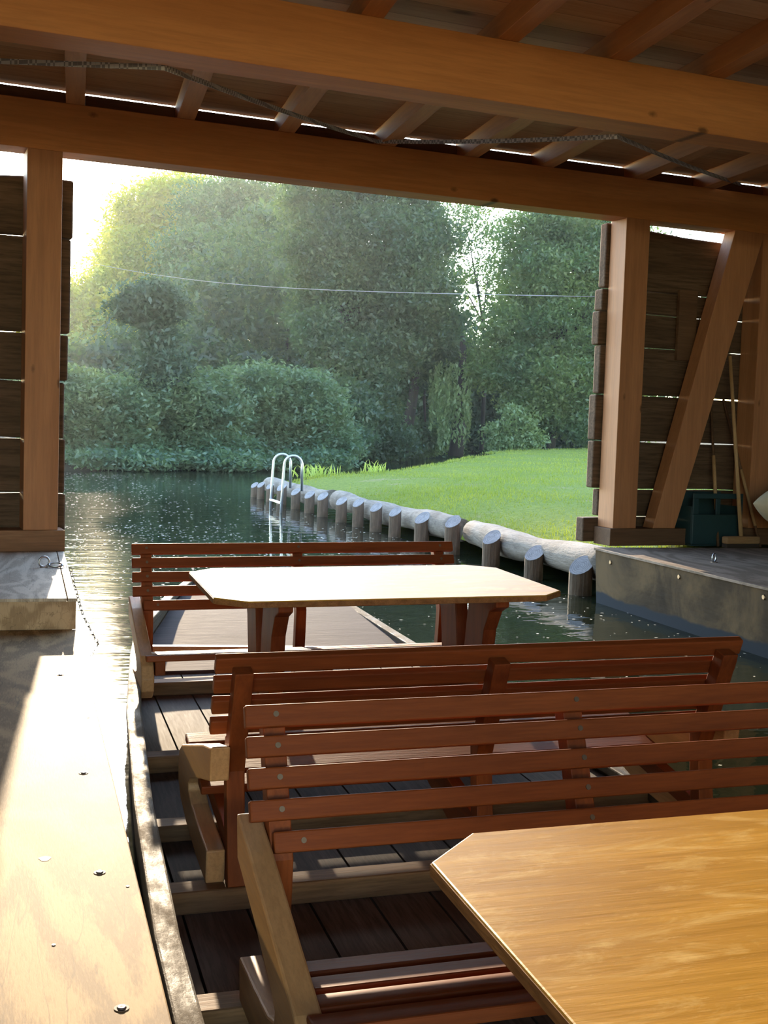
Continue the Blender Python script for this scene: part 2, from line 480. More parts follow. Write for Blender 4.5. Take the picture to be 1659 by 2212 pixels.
bm = bmesh.new()
outer = [(-60, -8), (90, -8), (90, 95), (-60, 95)]
inner = [world(p) for p in RIM_L] + [world(p) for p in RIM_R[::-1]]
inner = [((p.x - 1.15) * 0.985 + 1.15, (p.y - 3) * 0.995 + 3) for p in inner]
edges = []
for loop in (outer, inner):
    vs = [bm.verts.new((x, y, 0)) for x, y in loop]
    edges += [bm.edges.new((vs[i], vs[(i + 1) % len(vs)])) for i in range(len(vs))]
bmesh.ops.triangle_fill(bm, use_beauty=True, edges=edges)
for f in bm.faces:
    if f.normal.z < 0: f.normal_flip()
me = D.meshes.new('pond_water'); bm.to_mesh(me); bm.free(); me.materials.append(M_water)
o = D.objects.new('pond_water', me); COL.objects.link(o)
tag(o, 'dark green pond water with reflections and sun glare around the boat', 'water', kind='structure')


def lawn_z(x, y):
    return 0.42 + 0.02 * (x - 4) - 0.15 * math.exp(-max(0.0, x - LOGX(y) - 0.15) / 0.6)


def LOGX(y):
    return 4.20 if y < 12 else 4.20 - (y - 12) * 0.045


FAR = [(3.75, 19.2), (4.213, 19.25), (5.854, 19.9), (8.53, 24.1), (14.05, 33.9), (18.74, 38.3), (30, 44), (60, 55)]


def far_y(x):
    for (x0, y0), (x1, y1) in zip(FAR, FAR[1:]):
        if x0 <= x <= x1: return y0 + (y1 - y0) * (x - x0) / (x1 - x0)
    return FAR[0][1] if x < FAR[0][0] else FAR[-1][1]


mb = MB()
xs = [0.0, 0.06, 0.14, 0.25, 0.4, 0.6, 0.9, 1.3, 1.8, 2.5, 3.4, 4.6, 6, 8, 10.5, 14, 19, 26, 40]
ys_ = [7.93 + i * 0.45 for i in range(25)] + [19.2]
NU, NV = len(xs), 30
for i, dx in enumerate(xs):
    for j in range(NV):
        t = j / (NV - 1)
        x = 4.12 + dx
        y1 = far_y(max(3.75, x - 0.3))
        y0 = 7.97 + max(0.0, x - 4.2) * 0.118
        y = y0 + (y1 - y0) * t
        xx = LOGX(y) + dx * (1 if y < 19 else 1)
        z = lawn_z(xx, y)
        if i == 0: z = 0.12
        if j == NV - 1: z -= 0.10
        mb.v.append((xx, y, z))
for i in range(NU - 1):
    for j in range(NV - 1):
        mb.f.append((i * NV + j, (i + 1) * NV + j, (i + 1) * NV + j + 1, i * NV + j + 1))
o = mb.build('lawn', M_lawn, smooth=True)
sk = MB()                                                                            # the shore under the far edge
tag(o, 'mown green lawn on the far bank behind the log edging', 'lawn', kind='structure')

BANK = [(-60, 20), (-8, 25.5), (0.94, 27.6), (2.6, 29.2), (5.07, 30.7), (8.75, 35.8), (14.3, 46), (20.5, 58.8), (27, 62), (33, 56), (45, 55), (90, 60)]
mb = MB(); n = len(BANK)
for (x, y) in BANK:
    mb.v += [(x, y, -0.3), (x, y + 0.5, 0.12), (x * 1.05, y + 6, 0.6), (x * 1.3, y + 70, 2.0)]
for i in range(n - 1):
    for k in range(3): mb.f.append((4 * i + k, 4 * i + 4 + k, 4 * i + 5 + k, 4 * i + k + 1))
tag(mb.build('river_bank', M_bank, smooth=True), 'dark earth bank under the trees across the water', 'bank', kind='structure')

# ------------------------------------------------------------------ boathouse
L0, L1 = -3.2, 9.0


def sbox(name, mat, a0, a1, o0, o1, z0, z1, label, cat, group=None, bevel=0.004, kind='thing'):
    a, o_, z = (a0 + a1) / 2, (o0 + o1) / 2, (z0 + z1) / 2
    x = MB().box(a0 - a, a1 - a, o0 - o_, o1 - o_, z0 - z, z1 - z).build(name, mat, bevel=bevel)
    x.matrix_world = SHED @ Matrix.Translation((a, o_, z))
    return tag(x, label, cat, group, kind)


sbox('lintel_beam', M_spruceX, L0, L1, 0, 0.2, Z_LB, Z_LT, 'long spruce lintel beam spanning the boathouse opening on its posts', 'beam')
sbox('tie_beam', M_spruceX, L0, L1, -2.27, -2.05, 2.78, Z_LT, 'thick orange spruce beam nearest the viewer, high under the roof', 'beam')
sbox('left_door_post', M_spruceZ, 0, 0.2033, 0, 0.2033, Z_BOT, Z_LB, 'square spruce post at the platform with the mooring ring and chain', 'post').name = 'corner_post'
sbox('corner_post', M_spruceZ, 4.1826, 4.3859, 0, 0.2033, Z_BOT, Z_LB, 'square spruce post beside the green lawn, bright on one face', 'post')
sbox('wall_post', M_spruceZ, 5.42, 5.62, 0, 0.2, Z_BOT, Z_LB, 'spruce wall post past the diagonal brace and the brooms', 'post')
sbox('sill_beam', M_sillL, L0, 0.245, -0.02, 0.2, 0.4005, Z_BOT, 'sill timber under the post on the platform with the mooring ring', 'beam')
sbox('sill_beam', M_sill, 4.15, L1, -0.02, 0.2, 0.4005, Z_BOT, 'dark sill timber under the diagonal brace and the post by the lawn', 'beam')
mb = MB().prism([(4.536, Z_BOT), (4.735, Z_BOT), (5.43, Z_LB), (5.155, Z_LB)], -0.0, 0.13, 'y')
o = mb.build('diagonal_brace', M_spruceZ, bevel=0.004); put(o, SHED)
tag(o, 'slanting spruce brace between the lintel and the dark sill', 'brace', kind='thing')
mb = MB().prism([(-0.50, Z_LB - 0.62), (-0.34, Z_LB - 0.62), (-0.165, Z_BOT), (-0.34, Z_BOT)], 0.02, 0.13, 'y')
o = mb.build('diagonal_brace', M_spruceZ, bevel=0.004); put(o, SHED)
tag(o, 'foot of a slanting brace on the pale sill, at the photo edge', 'brace', kind='thing')


def wall(name, a0, a1, zs, end_left, label):
    """rough-sawn planks laid one over the other, each with its own wavy ends"""
    mb = MB(); r = random.Random(name)
    for k, (z0, z1) in enumerate(zip(zs, zs[1:])):
        th = 0.085 + r.uniform(-0.012, 0.02); g = 0.004 if k % 3 else 0.006
        e = r.uniform(-0.035, 0.03)
        lo, hi = a0 + (e if end_left else 0), a1 + (0 if end_left else e)
        if end_left and k == 0: lo -= 0.07
        N = 14; poly = []
        for i in range(N + 1):
            poly.append((lo + (hi - lo) * i / N, z0 + g + 0.003 * math.sin(i * 2.1 + k)))
        for i in range(N + 1):
            wv = 0.003 * math.sin(i * 1.7 + k * 2)
            if k == len(zs) - 2: wv = 0.03 * math.sin(i * 0.9 + 1.0) - 0.02
            poly.append((hi - (hi - lo) * i / N, z1 - g + wv))
        # waney edge: rounded corners at the free end
        oo = 0.205 + r.uniform(0, 0.012)
        mb.prism(poly, oo, oo + th, 'y')
    o = mb.build(name, M_wallX, bevel=0.012); put(o, SHED)
    return tag(o, label, 'wall', kind='structure')


wall('wall_left', -3.2, 0.29, [0.405, 0.74, 1.078, 1.43, 1.723, 2.305, 2.66], False, 'rough dark plank wall left of the boathouse opening')
wall('wall_right', 4.155, 9.0, [0.405, 0.600, 0.809, 1.169, 1.52, 1.882, 2.133, 2.302, 2.775], True, 'rough dark plank wall right of the boathouse opening')

for nm, a0, a1, o0, o1, lb in (('wall_added_left', -3.35, -3.25, -11, 0.2, 'added unseen plank side wall behind the dock'), ('wall_added_right', 9.05, 9.15, -11, 0.2, 'added unseen plank side wall behind the storage platform'), ('wall_added_back', -0.6, 9.0, -11.1, -11.0, 'added unseen plank rear wall of the boathouse')):
    sbox(nm, M_wallX, a0, a1, o0, o1, 0.402, Z_LT, lb, 'wall', bevel=0.0, kind='structure')  # unseen walls, added to dim the sky light inside
# roof boards, rafters and the boards between them
o = MB().box(-5, 11, -11.0, 0.203, Z_ROOF, Z_ROOF + 0.03).build('ceiling', M_ceil); put(o, SHED)
tag(o, 'wooden roof boards lying on the rafters of the boathouse', 'ceiling', kind='structure')
RAF = [-1.70, -1.04, -0.38, 0.272, 0.94, 1.59, 2.29, 2.91, 3.505, 4.28, 4.90, 5.56, 6.22, 6.9]
RANG = -math.atan(0.149)
for k, a in enumerate(RAF):
    r = MB().box(-0.055, 0.055, -9.5, 0.20, -0.0595, 0.0595).build('rafter', M_spruceY, bevel=0.003)
    r.matrix_world = SHED @ Matrix.Translation((a, 0, Z_LT + 0.0600)) @ Matrix.Rotation(RANG, 4, 'Z')
    order = ['first', 'second', 'third', 'fourth', 'fifth', 'sixth', 'seventh', 'eighth']
    lab = {3: 'pale rafter over the lintel, nearest the post by the mooring ring', 10: 'rafter over the lintel, end nearest the slanting brace'}.get(k)
    if lab is None and 4 <= k <= 9: lab = order[k - 3] + ' spruce rafter over the lintel counted from the mooring ring side'
    if lab is None: lab = 'spruce rafter beyond the ends of the opening, mostly out of sight'
    tag(r, lab, 'rafter', 'rafters under the roof boards', 'thing')
for k, (a, b) in enumerate(zip(RAF, RAF[1:])):
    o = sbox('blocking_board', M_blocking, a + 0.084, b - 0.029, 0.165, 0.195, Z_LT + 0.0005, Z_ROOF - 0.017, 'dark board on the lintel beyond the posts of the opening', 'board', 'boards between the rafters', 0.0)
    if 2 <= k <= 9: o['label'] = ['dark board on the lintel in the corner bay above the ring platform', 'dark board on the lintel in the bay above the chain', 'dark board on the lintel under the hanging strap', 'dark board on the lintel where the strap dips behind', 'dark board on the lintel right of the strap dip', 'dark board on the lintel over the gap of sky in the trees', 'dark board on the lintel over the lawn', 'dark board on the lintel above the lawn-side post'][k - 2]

# strap laid zigzag between the tie beam and the lintel
pts = [(-2.35, 0.0, 3.060), (0.357, -2.035, 2.776), (2.211, -0.012, 3.085), (2.76, -2.0, 2.776), (5.17, -0.012, 3.125)]
mb = MB()
for p, q in zip(pts, pts[1:]):
    N = 16; P, Q = Vector(p), Vector(q)
    side = Vector((0, 0, 1)); t = (Q - P).normalized(); side = (side - t * side.dot(t)).normalized() * 0.0125; nn = t.cross(side).normalized() * 0.0015
    for i in range(N):
        a = P.lerp(Q, i / N) - Vector((0, 0, 0.012)) * math.sin(math.pi * i / N); b = P.lerp(Q, (i + 1) / N) - Vector((0, 0, 0.012)) * math.sin(math.pi * (i + 1) / N)
        mb.add([a - side - nn, a - side + nn, a + side + nn, a + side - nn, b - side - nn, b - side + nn, b + side + nn, b + side - nn],
               [(0, 1, 5, 4), (1, 2, 6, 5), (2, 3, 7, 6), (3, 0, 4, 7), (0, 3, 2, 1), (4, 5, 6, 7)])
o = mb.build('strap', M_strap); put(o, SHED)
tag(o, 'grey patterned strap zigzagging between the roof beams', 'strap')

# ------------------------------------------------------------------ docks
o = empty('dock_board', Matrix.Translation((0, 0, 0)), 'long sunlit birch plywood dock beside the boat', 'dock')
MB().box(-4, 0.235, -3.0, 5.56, 0.232, 0.258).build('deck_sheet', M_dock, o, bevel=0.003)
MB().box(-4, 0.20, -3.0, 5.56, -0.4, 0.231).build('side_wall', M_gray, o)  # skirt under the sheet, added to block light
for k, (x, y) in enumerate([(0.135, 4.572), (0.161, 3.282), (0.161, 2.542), (0.161, 1.933)]):
    wsh = MB().tube([(x, y, 0.2575), (x, y, 0.2592)], 0.0125, 18).build('recess', M_knot, o)
    sc_ = MB().tube([(x, y, 0.259), (x, y, 0.2615)], [0.0085, 0.006], 14).build('screw', M_steel, o)
    MB().tube([(x, y, 0.2612), (x, y, 0.2618)], 0.003, 8).build('drive', M_knot, sc_)
kn = MB(); kn.add([(0.051 + 0.013 * math.cos(a) * (1 + .2 * math.sin(3 * a)), 2.647 + 0.016 * math.sin(a), 0.2585) for a in np.linspace(0, 6.28, 15)[:-1]], [tuple(range(14))])
kn.build('knot', M_knot, o)
for (x, y) in ((0.212, 2.453), (0.203, 3.9), (0.06, 2.2)):
    MB().tube([(x, y, 0.258), (x, y, 0.2592)], 0.0035, 10).build('nail', M_rust, o)

o = empty('mooring_platform', Matrix.Translation((0, 0, 0)), 'raised grey plywood platform with the ring bolt, above the dock', 'platform')
MB().box(-4, 0.188, 5.56, 7.75, 0.385, 0.40).build('deck_sheet', M_plat, o, bevel=0.002)
MB().box(0.193, 0.232, 5.56, 7.75, 0.384, 0.40).build('edge_board', M_plat, o, bevel=0.002)
MB().box(-4, 0.229, 5.565, 5.59, 0.258, 0.3845).build('front_board', M_platf, o)
MB().box(-4, 0.215, 5.591, 7.75, -0.4, 0.3845).build('side_wall', M_gray, o)

o = empty('stone_platform', Matrix.Translation((0, 0, 0)), 'broad platform with a stained plywood side above the water', 'platform').name
o = D.objects[o]; o.name = 'storage_platform'
MB().box(3.945, 10.5, -3, 7.86, 0.383, 0.40).build('deck_sheet', M_platr, o, bevel=0.002)
MB().add([(3.955, 7.85, 0.3825), (4.00, 7.85, -0.35), (4.00, -3, -0.35), (3.955, -3, 0.3825), (10.4, 7.85, 0.3825), (10.4, 7.85, -0.35), (10.4, -3, -0.35), (10.4, -3, 0.3825)],
         [(0, 1, 2, 3), (0, 4, 5, 1), (4, 7, 6, 5), (3, 2, 6, 7), (0, 3, 7, 4)]).build('side_board', M_stain, o)
for (y, z) in ((7.614, 0.32), (6.685, 0.338), (5.774, 0.341), (4.9, 0.34)):
    MB().tube([(3.958, y, z), (3.951, y, z)], [0.017, 0.013], 14).build('screw', M_zinc, o)


def ring_bolt(x, y, z, rot, label):
    t = empty('ring_bolt', Matrix.Translation((x, y, z)) @ Matrix.Rotation(rot, 4, 'Z'), label, 'ring bolt')
    MB().tube([(0, 0, 0), (0, 0, 0.004)], 0.022, 16).build('base_plate', M_rust, t)
    MB().torus(Matrix.Translation((0, 0, 0.030)) @ Matrix.Rotation(math.pi / 2, 4, 'X'), 0.028, 0.0055).build('ring', M_steel, t, smooth=True)
    return t


ring_bolt(0.105, 6.72, 0.4, 0.3, 'steel ring bolt on the grey platform, with a chain shackled to it')
ring_bolt(4.355, 6.93, 0.4, 0.6, 'small steel ring bolt on the platform near the broom')
t = empty('mooring_chain', Matrix.Identity(4), 'thin steel chain running from the ring over the platform edge into the water', 'chain')
MB().torus(Matrix.Translation((0.165, 6.715, 0.413)) @ Matrix.Rotation(0.35, 4, 'X'), 0.036, 0.0058, sy=0.6).build('shackle', M_steel, t, smooth=True)
path = [Vector(p) for p in ((0.195, 6.72, 0.409), (0.215, 6.69, 0.407), (0.243, 6.66, 0.395), (0.265, 6.63, 0.30), (0.31, 6.60, 0.15), (0.40, 6.57, -0.02))]
seg = []
for p, q in zip(path, path[1:]):
    m_ = max(1, int((q - p).length / 0.022))
    seg += [(p.lerp(q, i / m_), (q - p).normalized()) for i in range(m_)]
for i, (p, d) in enumerate(seg):
    M = Matrix.Translation(p) @ d.to_track_quat('X', 'Z').to_matrix().to_4x4() @ Matrix.Rotation(math.pi / 2 * (i % 2), 4, 'X')
    MB().torus(M, 0.0145, 0.0026, 12, 6, 0.62).build('link', M_rust, t, smooth=True)

# ------------------------------------------------------------------ things against the plank wall
t = empty('push_broom', SHED @ Matrix.Translation((5.2, -0.2, 0.4)), 'wooden push broom leaning on the plank wall behind the storage platform', 'broom')
MB().box(-0.16, 0.15, -0.035, 0.035, 0.028, 0.085).build('head', M_broom, t, bevel=0.012)
MB().box(-0.155, 0.145, -0.03, 0.03, 0.001, 0.029).build('bristles', M_bristle, t)
MB().tube([(-0.005, 0.0, 0.08), (-0.04, 0.195, 1.44)], [0.016, 0.013], 10).build('handle', M_pole, t, smooth=True)


def stick(p, q, z0, r, label, tipz):
    t = empty('boat_hook_pole', SHED @ Matrix.Translation((p[0], p[1], 0.4)), label, 'pole')
    v = Vector(q) - Vector(p)
    MB().tube([(0, 0, 0.001), v * 0.5 - Vector((0, 0, 0)) if False else tuple(v * 0.5), tuple(v)], r, 8).build('shaft', M_sill, t, smooth=True)
    MB().tube([tuple(v * tipz[0]), tuple(v * tipz[1])], r * 1.25, 8).build('pale_section', M_pole, t, smooth=True, label='pale bare wood section')
    return t


stick((5.05, -0.12, 0.4), (5.15, 0.185, 1.50), 0, 0.011, 'thin dark pole with a pale middle, left of the broom handle', (0.25, 0.62))
stick((5.40, -0.18, 0.4), (5.27, 0.185, 1.52), 0, 0.010, 'thin dark pole with a pale lower half, leaning right of the broom', (0.14, 0.52))

t = empty('plastic_crate', SHED @ Matrix.Translation((5.02, 0.02, 0.4)), 'dark teal plastic crate in the gloom behind the broom', 'crate')
cr = MB()
cr.box(-0.20, 0.26, -0.12, 0.16, 0.001, 0.015)
cr.box(-0.20, 0.26, -0.12, -0.105, 0.015, 0.24); cr.box(-0.20, 0.26, 0.145, 0.16, 0.015, 0.40)
cr.box(-0.20, -0.185, -0.105, 0.145, 0.015, 0.30); cr.box(0.245, 0.26, -0.105, 0.145, 0.015, 0.30)
cr.build('body', M_teal, t, bevel=0.006)
hd = MB()
for x0, x1 in ((-0.20, -0.15), (0.01, 0.05), (0.21, 0.26)): hd.box(x0, x1, -0.12, -0.105, 0.24, 0.36)
hd.box(-0.20, 0.26, -0.12, -0.105, 0.36, 0.40)
hd.build('rim', M_teal, t, bevel=0.004)

o = sbox('hanging_board', M_sill, 4.80, 4.965, 0.165, 0.2, 1.80, 2.33, 'short weathered board fixed to the plank wall behind the brace', 'board')

t = empty('canoe', SHED @ Matrix.Translation((4.94, -0.62, 0.76)), 'beige canoe bow poking in over the storage platform', 'canoe')
sec = []
N = 24
for i in range(N):
    s = (i / (N - 1)) ** 1.8; x = s * 3.2
    wd = 0.30 * (1 - (1 - min(1, s * 4)) ** 2) + 0.002; hh = 0.19 * (1 - (1 - min(1, s * 8.0)) ** 2.2) + 0.004
    zc = -0.02 * s
    ring = []
    for k in range(16):
        a = 2 * math.pi * k / 16
        ring.append((x, wd * math.cos(a), zc + hh * math.sin(a) * (1.0 if math.sin(a) < 0 else 0.75)))
    sec.append(ring)
mb = MB(); mb.v = [p for r_ in sec for p in r_]
for i in range(N - 1):
    for k in range(16): mb.f.append((i * 16 + k, i * 16 + (k + 1) % 16, (i + 1) * 16 + (k + 1) % 16, (i + 1) * 16 + k))
mb.f += [tuple(range(16))[::-1], tuple((N - 1) * 16 + k for k in range(16))]
mb.build('hull', M_canoe, t, smooth=True)
t = empty('trestle', SHED @ Matrix.Translation((5.75, -0.62, 0.4)), 'dark wooden trestle under the beige canoe', 'trestle')
MB().box(-0.04, 0.04, -0.30, 0.30, 0.10, 0.165).build('bearer', M_sill, t)
for s in (-0.24, 0.24): MB().box(-0.04, 0.04, s - 0.03, s + 0.03, 0.001, 0.10).build('leg', M_sill, t)

# thin cable across the creek
A, B_ = at(205, 570, 27.0), SHED @ Vector((4.30, 0.35, 2.255))
cb = [A.lerp(B_, i / 24) - Vector((0, 0, 0.16)) * math.sin(math.pi * i / 24) for i in range(25)]
tag(MB().tube(cb, 0.003, 6).build('cable', M_cable, smooth=True), 'thin grey cable stretched over the water in front of the trees', 'cable')


# ------------------------------------------------------------------ the boat
boat = empty('punt_boat', BOAT, 'long flat wooden punt carrying the benches and tables', 'boat')


def inset(R, s, w): return [(p[0] + s * w, p[1], p[2]) for p in R]


def hull_side(R, s, name):
    g = MB().strip(inset(R, s, 0.0), inset(R, s, 0.055), 0.0, 0.035)
    g.build('gunwale', M_hull, boat, bevel=0.006)
    wl = MB(); A = [(p[0], p[1], p[2] - 0.0352) for p in inset(R, s, 0.006)]; Bq = [(p[0], p[1], p[2] - 0.0352) for p in inset(R, s, 0.036)]
    n_ = len(A)
    vs = []
    for a, b in zip(A, Bq): vs += [a, b, (b[0], b[1], -1.38), (a[0], a[1], -1.38)]
    fs = []
    for i in range(n_ - 1):
        for k in range(4): fs.append((4 * i + k, 4 * i + (k + 1) % 4, 4 * i + 4 + (k + 1) % 4, 4 * i + 4 + k))
    wl.add(vs, fs).build('side_plank', M_hull, boat)


hull_side(RIM_L, 1, 'left'); hull_side(RIM_R, -1, 'right')
MB().strip([RIM_L[-1], RIM_R[-1]], [(RIM_L[-1][0] - 0.01, RIM_L[-1][1] - 0.09, RIM_L[-1][2]), (RIM_R[-1][0], RIM_R[-1][1] - 0.09, RIM_R[-1][2])], 0.008, 0.05).build('bow_plank', M_tan, boat, bevel=0.004)


def rim_x(R, y):
    for p, q in zip(R, R[1:]):
        if p[1] <= y <= q[1]: return p[0] + (q[0] - p[0]) * (y - p[1]) / (q[1] - p[1])
    return R[0][0] if y < R[0][1] else R[-1][0]


fl = MB()
x = 0.22
while x < 2.06:
    x1 = x + 0.165
    # clip each lengthwise board to the hull
    ys2 = [y for y in np.arange(-1.5, 6.30, 0.1)]
    ok = [y for y in ys2 if rim_x(RIM_L, y) + 0.04 < x1 - 0.05 and rim_x(RIM_R, y) - 0.04 > x + 0.05]
    if ok:
        def cl(xx, y): return max(rim_x(RIM_L, y) + 0.038, min(rim_x(RIM_R, y) - 0.038, xx))
        a = [(cl(x, y), y, ZF) for y in ok]; b = [(cl(x1 - 0.007, y), y, ZF) for y in ok]
        fl.strip(a, b, 0.0, 0.02)
    x = x1
fl.build('floor_boards', M_gray, boat)
MB().prism([(rim_x(RIM_L, y) + 0.03, y) for y in (-1.5, 1, 3, 5, 6.3, 7.0, 7.5)] + [(rim_x(RIM_R, y) - 0.03, y) for y in (7.5, 7.0, 6.3, 5, 3, 1, -1.5)], -1.40, -1.37, 'z').build('bottom', M_hull, boat)
for (y, h) in ((0.7, 0.06), (1.5, 0.06), (2.39, 0.06), (3.0, 0.06), (3.52, 0.05), (4.2, 0.06), (5.33, 0.06)):
    MB().box(rim_x(RIM_L, y) + 0.045, rim_x(RIM_R, y) - 0.045, y - 0.04, y + 0.04, ZF + 0.0005, ZF + h).build('rib', M_grayX, boat, bevel=0.006)
# fore deck and its cross beam
yd0, yd1 = 5.72, 7.56
n_ = 9
YD = np.linspace(yd0, yd1, n_)
Ld = [(rim_x(RIM_L, y) + 0.045, y, -1.275 + 0.155 * i / (n_ - 1)) for i, y in enumerate(YD)]; Rd = [(rim_x(RIM_R, y) - 0.045, y, -1.285 + 0.155 * i / (n_ - 1)) for i, y in enumerate(YD)]
MB().strip(Ld, Rd, 0.0, 0.022).build('fore_deck', M_deck, boat)
Ld = [(rim_x(RIM_L, yd0) + 0.056, yd0, -1.155)]; Rd = [(rim_x(RIM_R, yd0) - 0.056, yd0, -1.21)]
MB().strip([Ld[0], Rd[0]], [(Ld[0][0], yd0 - 0.05, Ld[0][2]), (Rd[0][0], yd0 - 0.05, Rd[0][2])], 0.012, 0.05).build('deck_beam', M_tan, boat, bevel=0.004)


# ------------------------------------------------------------------ benches
LB = 1.50
LEAN = math.radians(23)
PITCHS = 0.0645


def make_bench(label):
    """front faces -y; origin under the top rear edge of the backrest, on the boat floor"""
    t = empty('slatted_bench', Matrix.Identity(4), label, 'bench', 'slatted benches on the boat')
    sl_, cl_ = math.sin(LEAN), math.cos(LEAN)
    frames = (-0.685, 0.0, 0.685)
    FR = Matrix.Rotation(0, 4, 'X')
    for i in range(5):
        tt = i * PITCHS
        # slat local frame: top rear corner at (d = tt*sin, h = .66 - tt*cos)
        M = Matrix.Translation((0, -tt * sl_, 0.662 - tt * cl_)) @ Matrix.Rotation(-LEAN, 4, 'X')
        hgt = 0.043 if i else 0.047
        s = MB().box(-LB / 2, LB / 2, -0.026, 0.0, -hgt, 0.0).build('back_slat', M_red[0], t, bevel=0.004)
        s.matrix_local = M
        if i == 4:
            s.scale = (0.94, 1, 1)
        for fx in frames:
            c = MB().tube([(fx, -0.0255, -0.021), (fx, -0.028, -0.021)], 0.0060, 14).build('screw', M_zinc, s)
            MB().tube([(fx, -0.0288, -0.021), (fx, -0.0296, -0.021)], 0.0036, 10).build('drive', M_knot, c) if False else None
    for i, d in enumerate((0.30, 0.395, 0.49, 0.585)):
        st = MB().box(-LB / 2 + 0.01, LB / 2 - 0.01, -0.07, 0.0, -0.025, 0.0).build('seat_slat', M_red[0], t, bevel=0.004)
        st.matrix_local = Matrix.Translation((0, -d, 0.242 + 0.16 * (d - 0.30))) @ Matrix.Rotation(-math.atan(0.16), 4, 'X')
    # frames: raking back post, seat bearer and curved arm running into the front foot
    post = [(-0.006, 0.640), (0.040, 0.630), (-0.070, 0.352), (-0.060, 0.25), (-0.03, 0.06), (-0.085, 0.06), (-0.110, 0.25), (-0.122, 0.372)]
    arm = [(-0.005, 0.437), (-0.15, 0.405), (-0.40, 0.335), (-0.58, 0.285), (-0.635, 0.255), (-0.660, 0.205), (-0.650, 0.155), (-0.59, 0.115), (-0.45, 0.085), (-0.25, 0.065), (-0.07, 0.06),
           (-0.06, 0.15), (-0.22, 0.16), (-0.36, 0.175), (-0.42, 0.195), (-0.425, 0.215), (-0.39, 0.238), (-0.22, 0.292), (-0.02, 0.345)]
    for fx in frames:
        MB().prism(post, fx - 0.0235, fx + 0.0235, 'x').build('back_post', M_red[2], t, bevel=0.003)
        if fx == 0.0:
            MB().prism([(-0.05, 0.176), (-0.65, 0.271), (-0.64, 0.20), (-0.30, 0.10), (-0.10, 0.06), (-0.05, 0.06)], fx - 0.02, fx + 0.02, 'x').build('leg', M_red[1], t, bevel=0.003)
        else:
            sx = -1 if fx < 0 else 1
            MB().prism(arm, fx + sx * 0.05 - 0.025, fx + sx * 0.05 + 0.025, 'x').build('arm_leg', M_tan, t, bevel=0.005)
            MB().prism([(-0.64, 0.270), (-0.64, 0.215), (-0.08, 0.130), (-0.08, 0.181)], fx - 0.02, fx + 0.02, 'x').build('seat_bearer', M_red[1], t, bevel=0.003)
    return t


def copy_tree(o, parent=None):
    c = o.copy(); COL.objects.link(c)
    if parent is not None:
        c.parent = parent
        c.matrix_parent_inverse = o.matrix_parent_inverse
    for ch in list(o.children): copy_tree(ch, c)
    return c


def bplace(o, x, y, rz=0.0): o.matrix_world = BOAT @ Matrix.Translation((x, y, ZF)) @ Matrix.Rotation(rz, 4, 'Z')


bench = make_bench('red-brown slatted bench whose back stands behind the nearest tabletop')
b2 = copy_tree(bench); b2['label'] = 'red-brown slatted bench seen from behind its posts, back to back with the nearest one'
b3 = copy_tree(bench); b3['label'] = 'red-brown slatted bench at the bow, beyond the far table'
bplace(bench, 1.185, 2.451); bplace(b2, 1.2036, 2.936, math.pi); bplace(b3, 1.197, 5.387)


# ------------------------------------------------------------------ tables
def make_table(label):
    t = empty('bench_table', Matrix.Identity(4), label, 'table', 'tables on the boat')
    Lx, W, c = 1.239, 0.808, 0.098
    H1 = 0.6615
    x, y = Lx / 2, W / 2
    octo = [(-x + c, -y), (x - c, -y), (x, -y + c), (x, y - c), (x - c, y), (-x + c, y), (-x, y - c), (-x, -y + c)]
    tp = MB().prism(octo, H1 - 0.022, H1, 'z').build('tabletop', M_top, t, bevel=0.003)
    oc2 = [(a * 1.0022, b * 1.0032) for a, b in octo]
    MB().prism(oc2, H1 - 0.0205, H1 - 0.0035, 'z').build('edge_band', M_topedge, t, label='worn pale edge of the tabletop')
    leg = [(-0.345, H1 - 0.0225), (-0.345, H1 - 0.05), (-0.285, H1 - 0.075), (-0.235, H1 - 0.15), (-0.215, H1 - 0.25), (-0.20, 0.30), (-0.16, 0.18), (-0.12, 0.06),
           (0.0, 0.06), (-0.01, 0.2), (-0.03, 0.36), (-0.055, H1 - 0.15), (-0.085, H1 - 0.0225)]
    for fx in (-0.385, 0.385):
        MB().prism(leg, fx - 0.025, fx + 0.025, 'x').build('leg', M_red[2], t, bevel=0.004)
        MB().prism([(-a - 0.0, b) for a, b in leg], fx - 0.025, fx + 0.025, 'x').build('leg', M_red[2], t, bevel=0.004)
    MB().box(-0.40, 0.40, -0.012, 0.012, 0.24, 0.30).build('stretcher', M_red[0], t, bevel=0.003)
    return t


tb1 = make_table('amber plywood table nearest the viewer, scratched and cut off at the photo edge')
tb2 = copy_tree(tb1); tb2['label'] = 'amber plywood table shining in the sun in front of the bow bench'
bplace(tb1, 0.544 + 0.6195, 0.835 + 0.404); bplace(tb2, 0.590 + 0.6195, 3.799 + 0.404)

# ------------------------------------------------------------------ log edging and piles
lg = MB(); N = 46; r0 = random.Random(3)
pts = []; rd = []
for i in range(N):
    y = 7.98 + (19.5 - 7.98) * i / (N - 1)
    pts.append((LOGX(y) + 0.02 + 0.02 * math.sin(i * 0.7), y, 0.215 + 0.012 * math.sin(i * 0.45 + 1))); rd.append(0.125 + 0.012 * math.sin(i * 0.9) + r0.uniform(-0.006, 0.006))


def log(i0, i1, label):
    o = MB().tube(pts[i0:i1], rd[i0:i1], 16).build('edging_log', M_log, smooth=False)
    o.data.polygons.foreach_set('use_smooth', [len(p.vertices) == 4 for p in o.data.polygons])
    return tag(o, label, 'log', 'logs along the lawn edge')


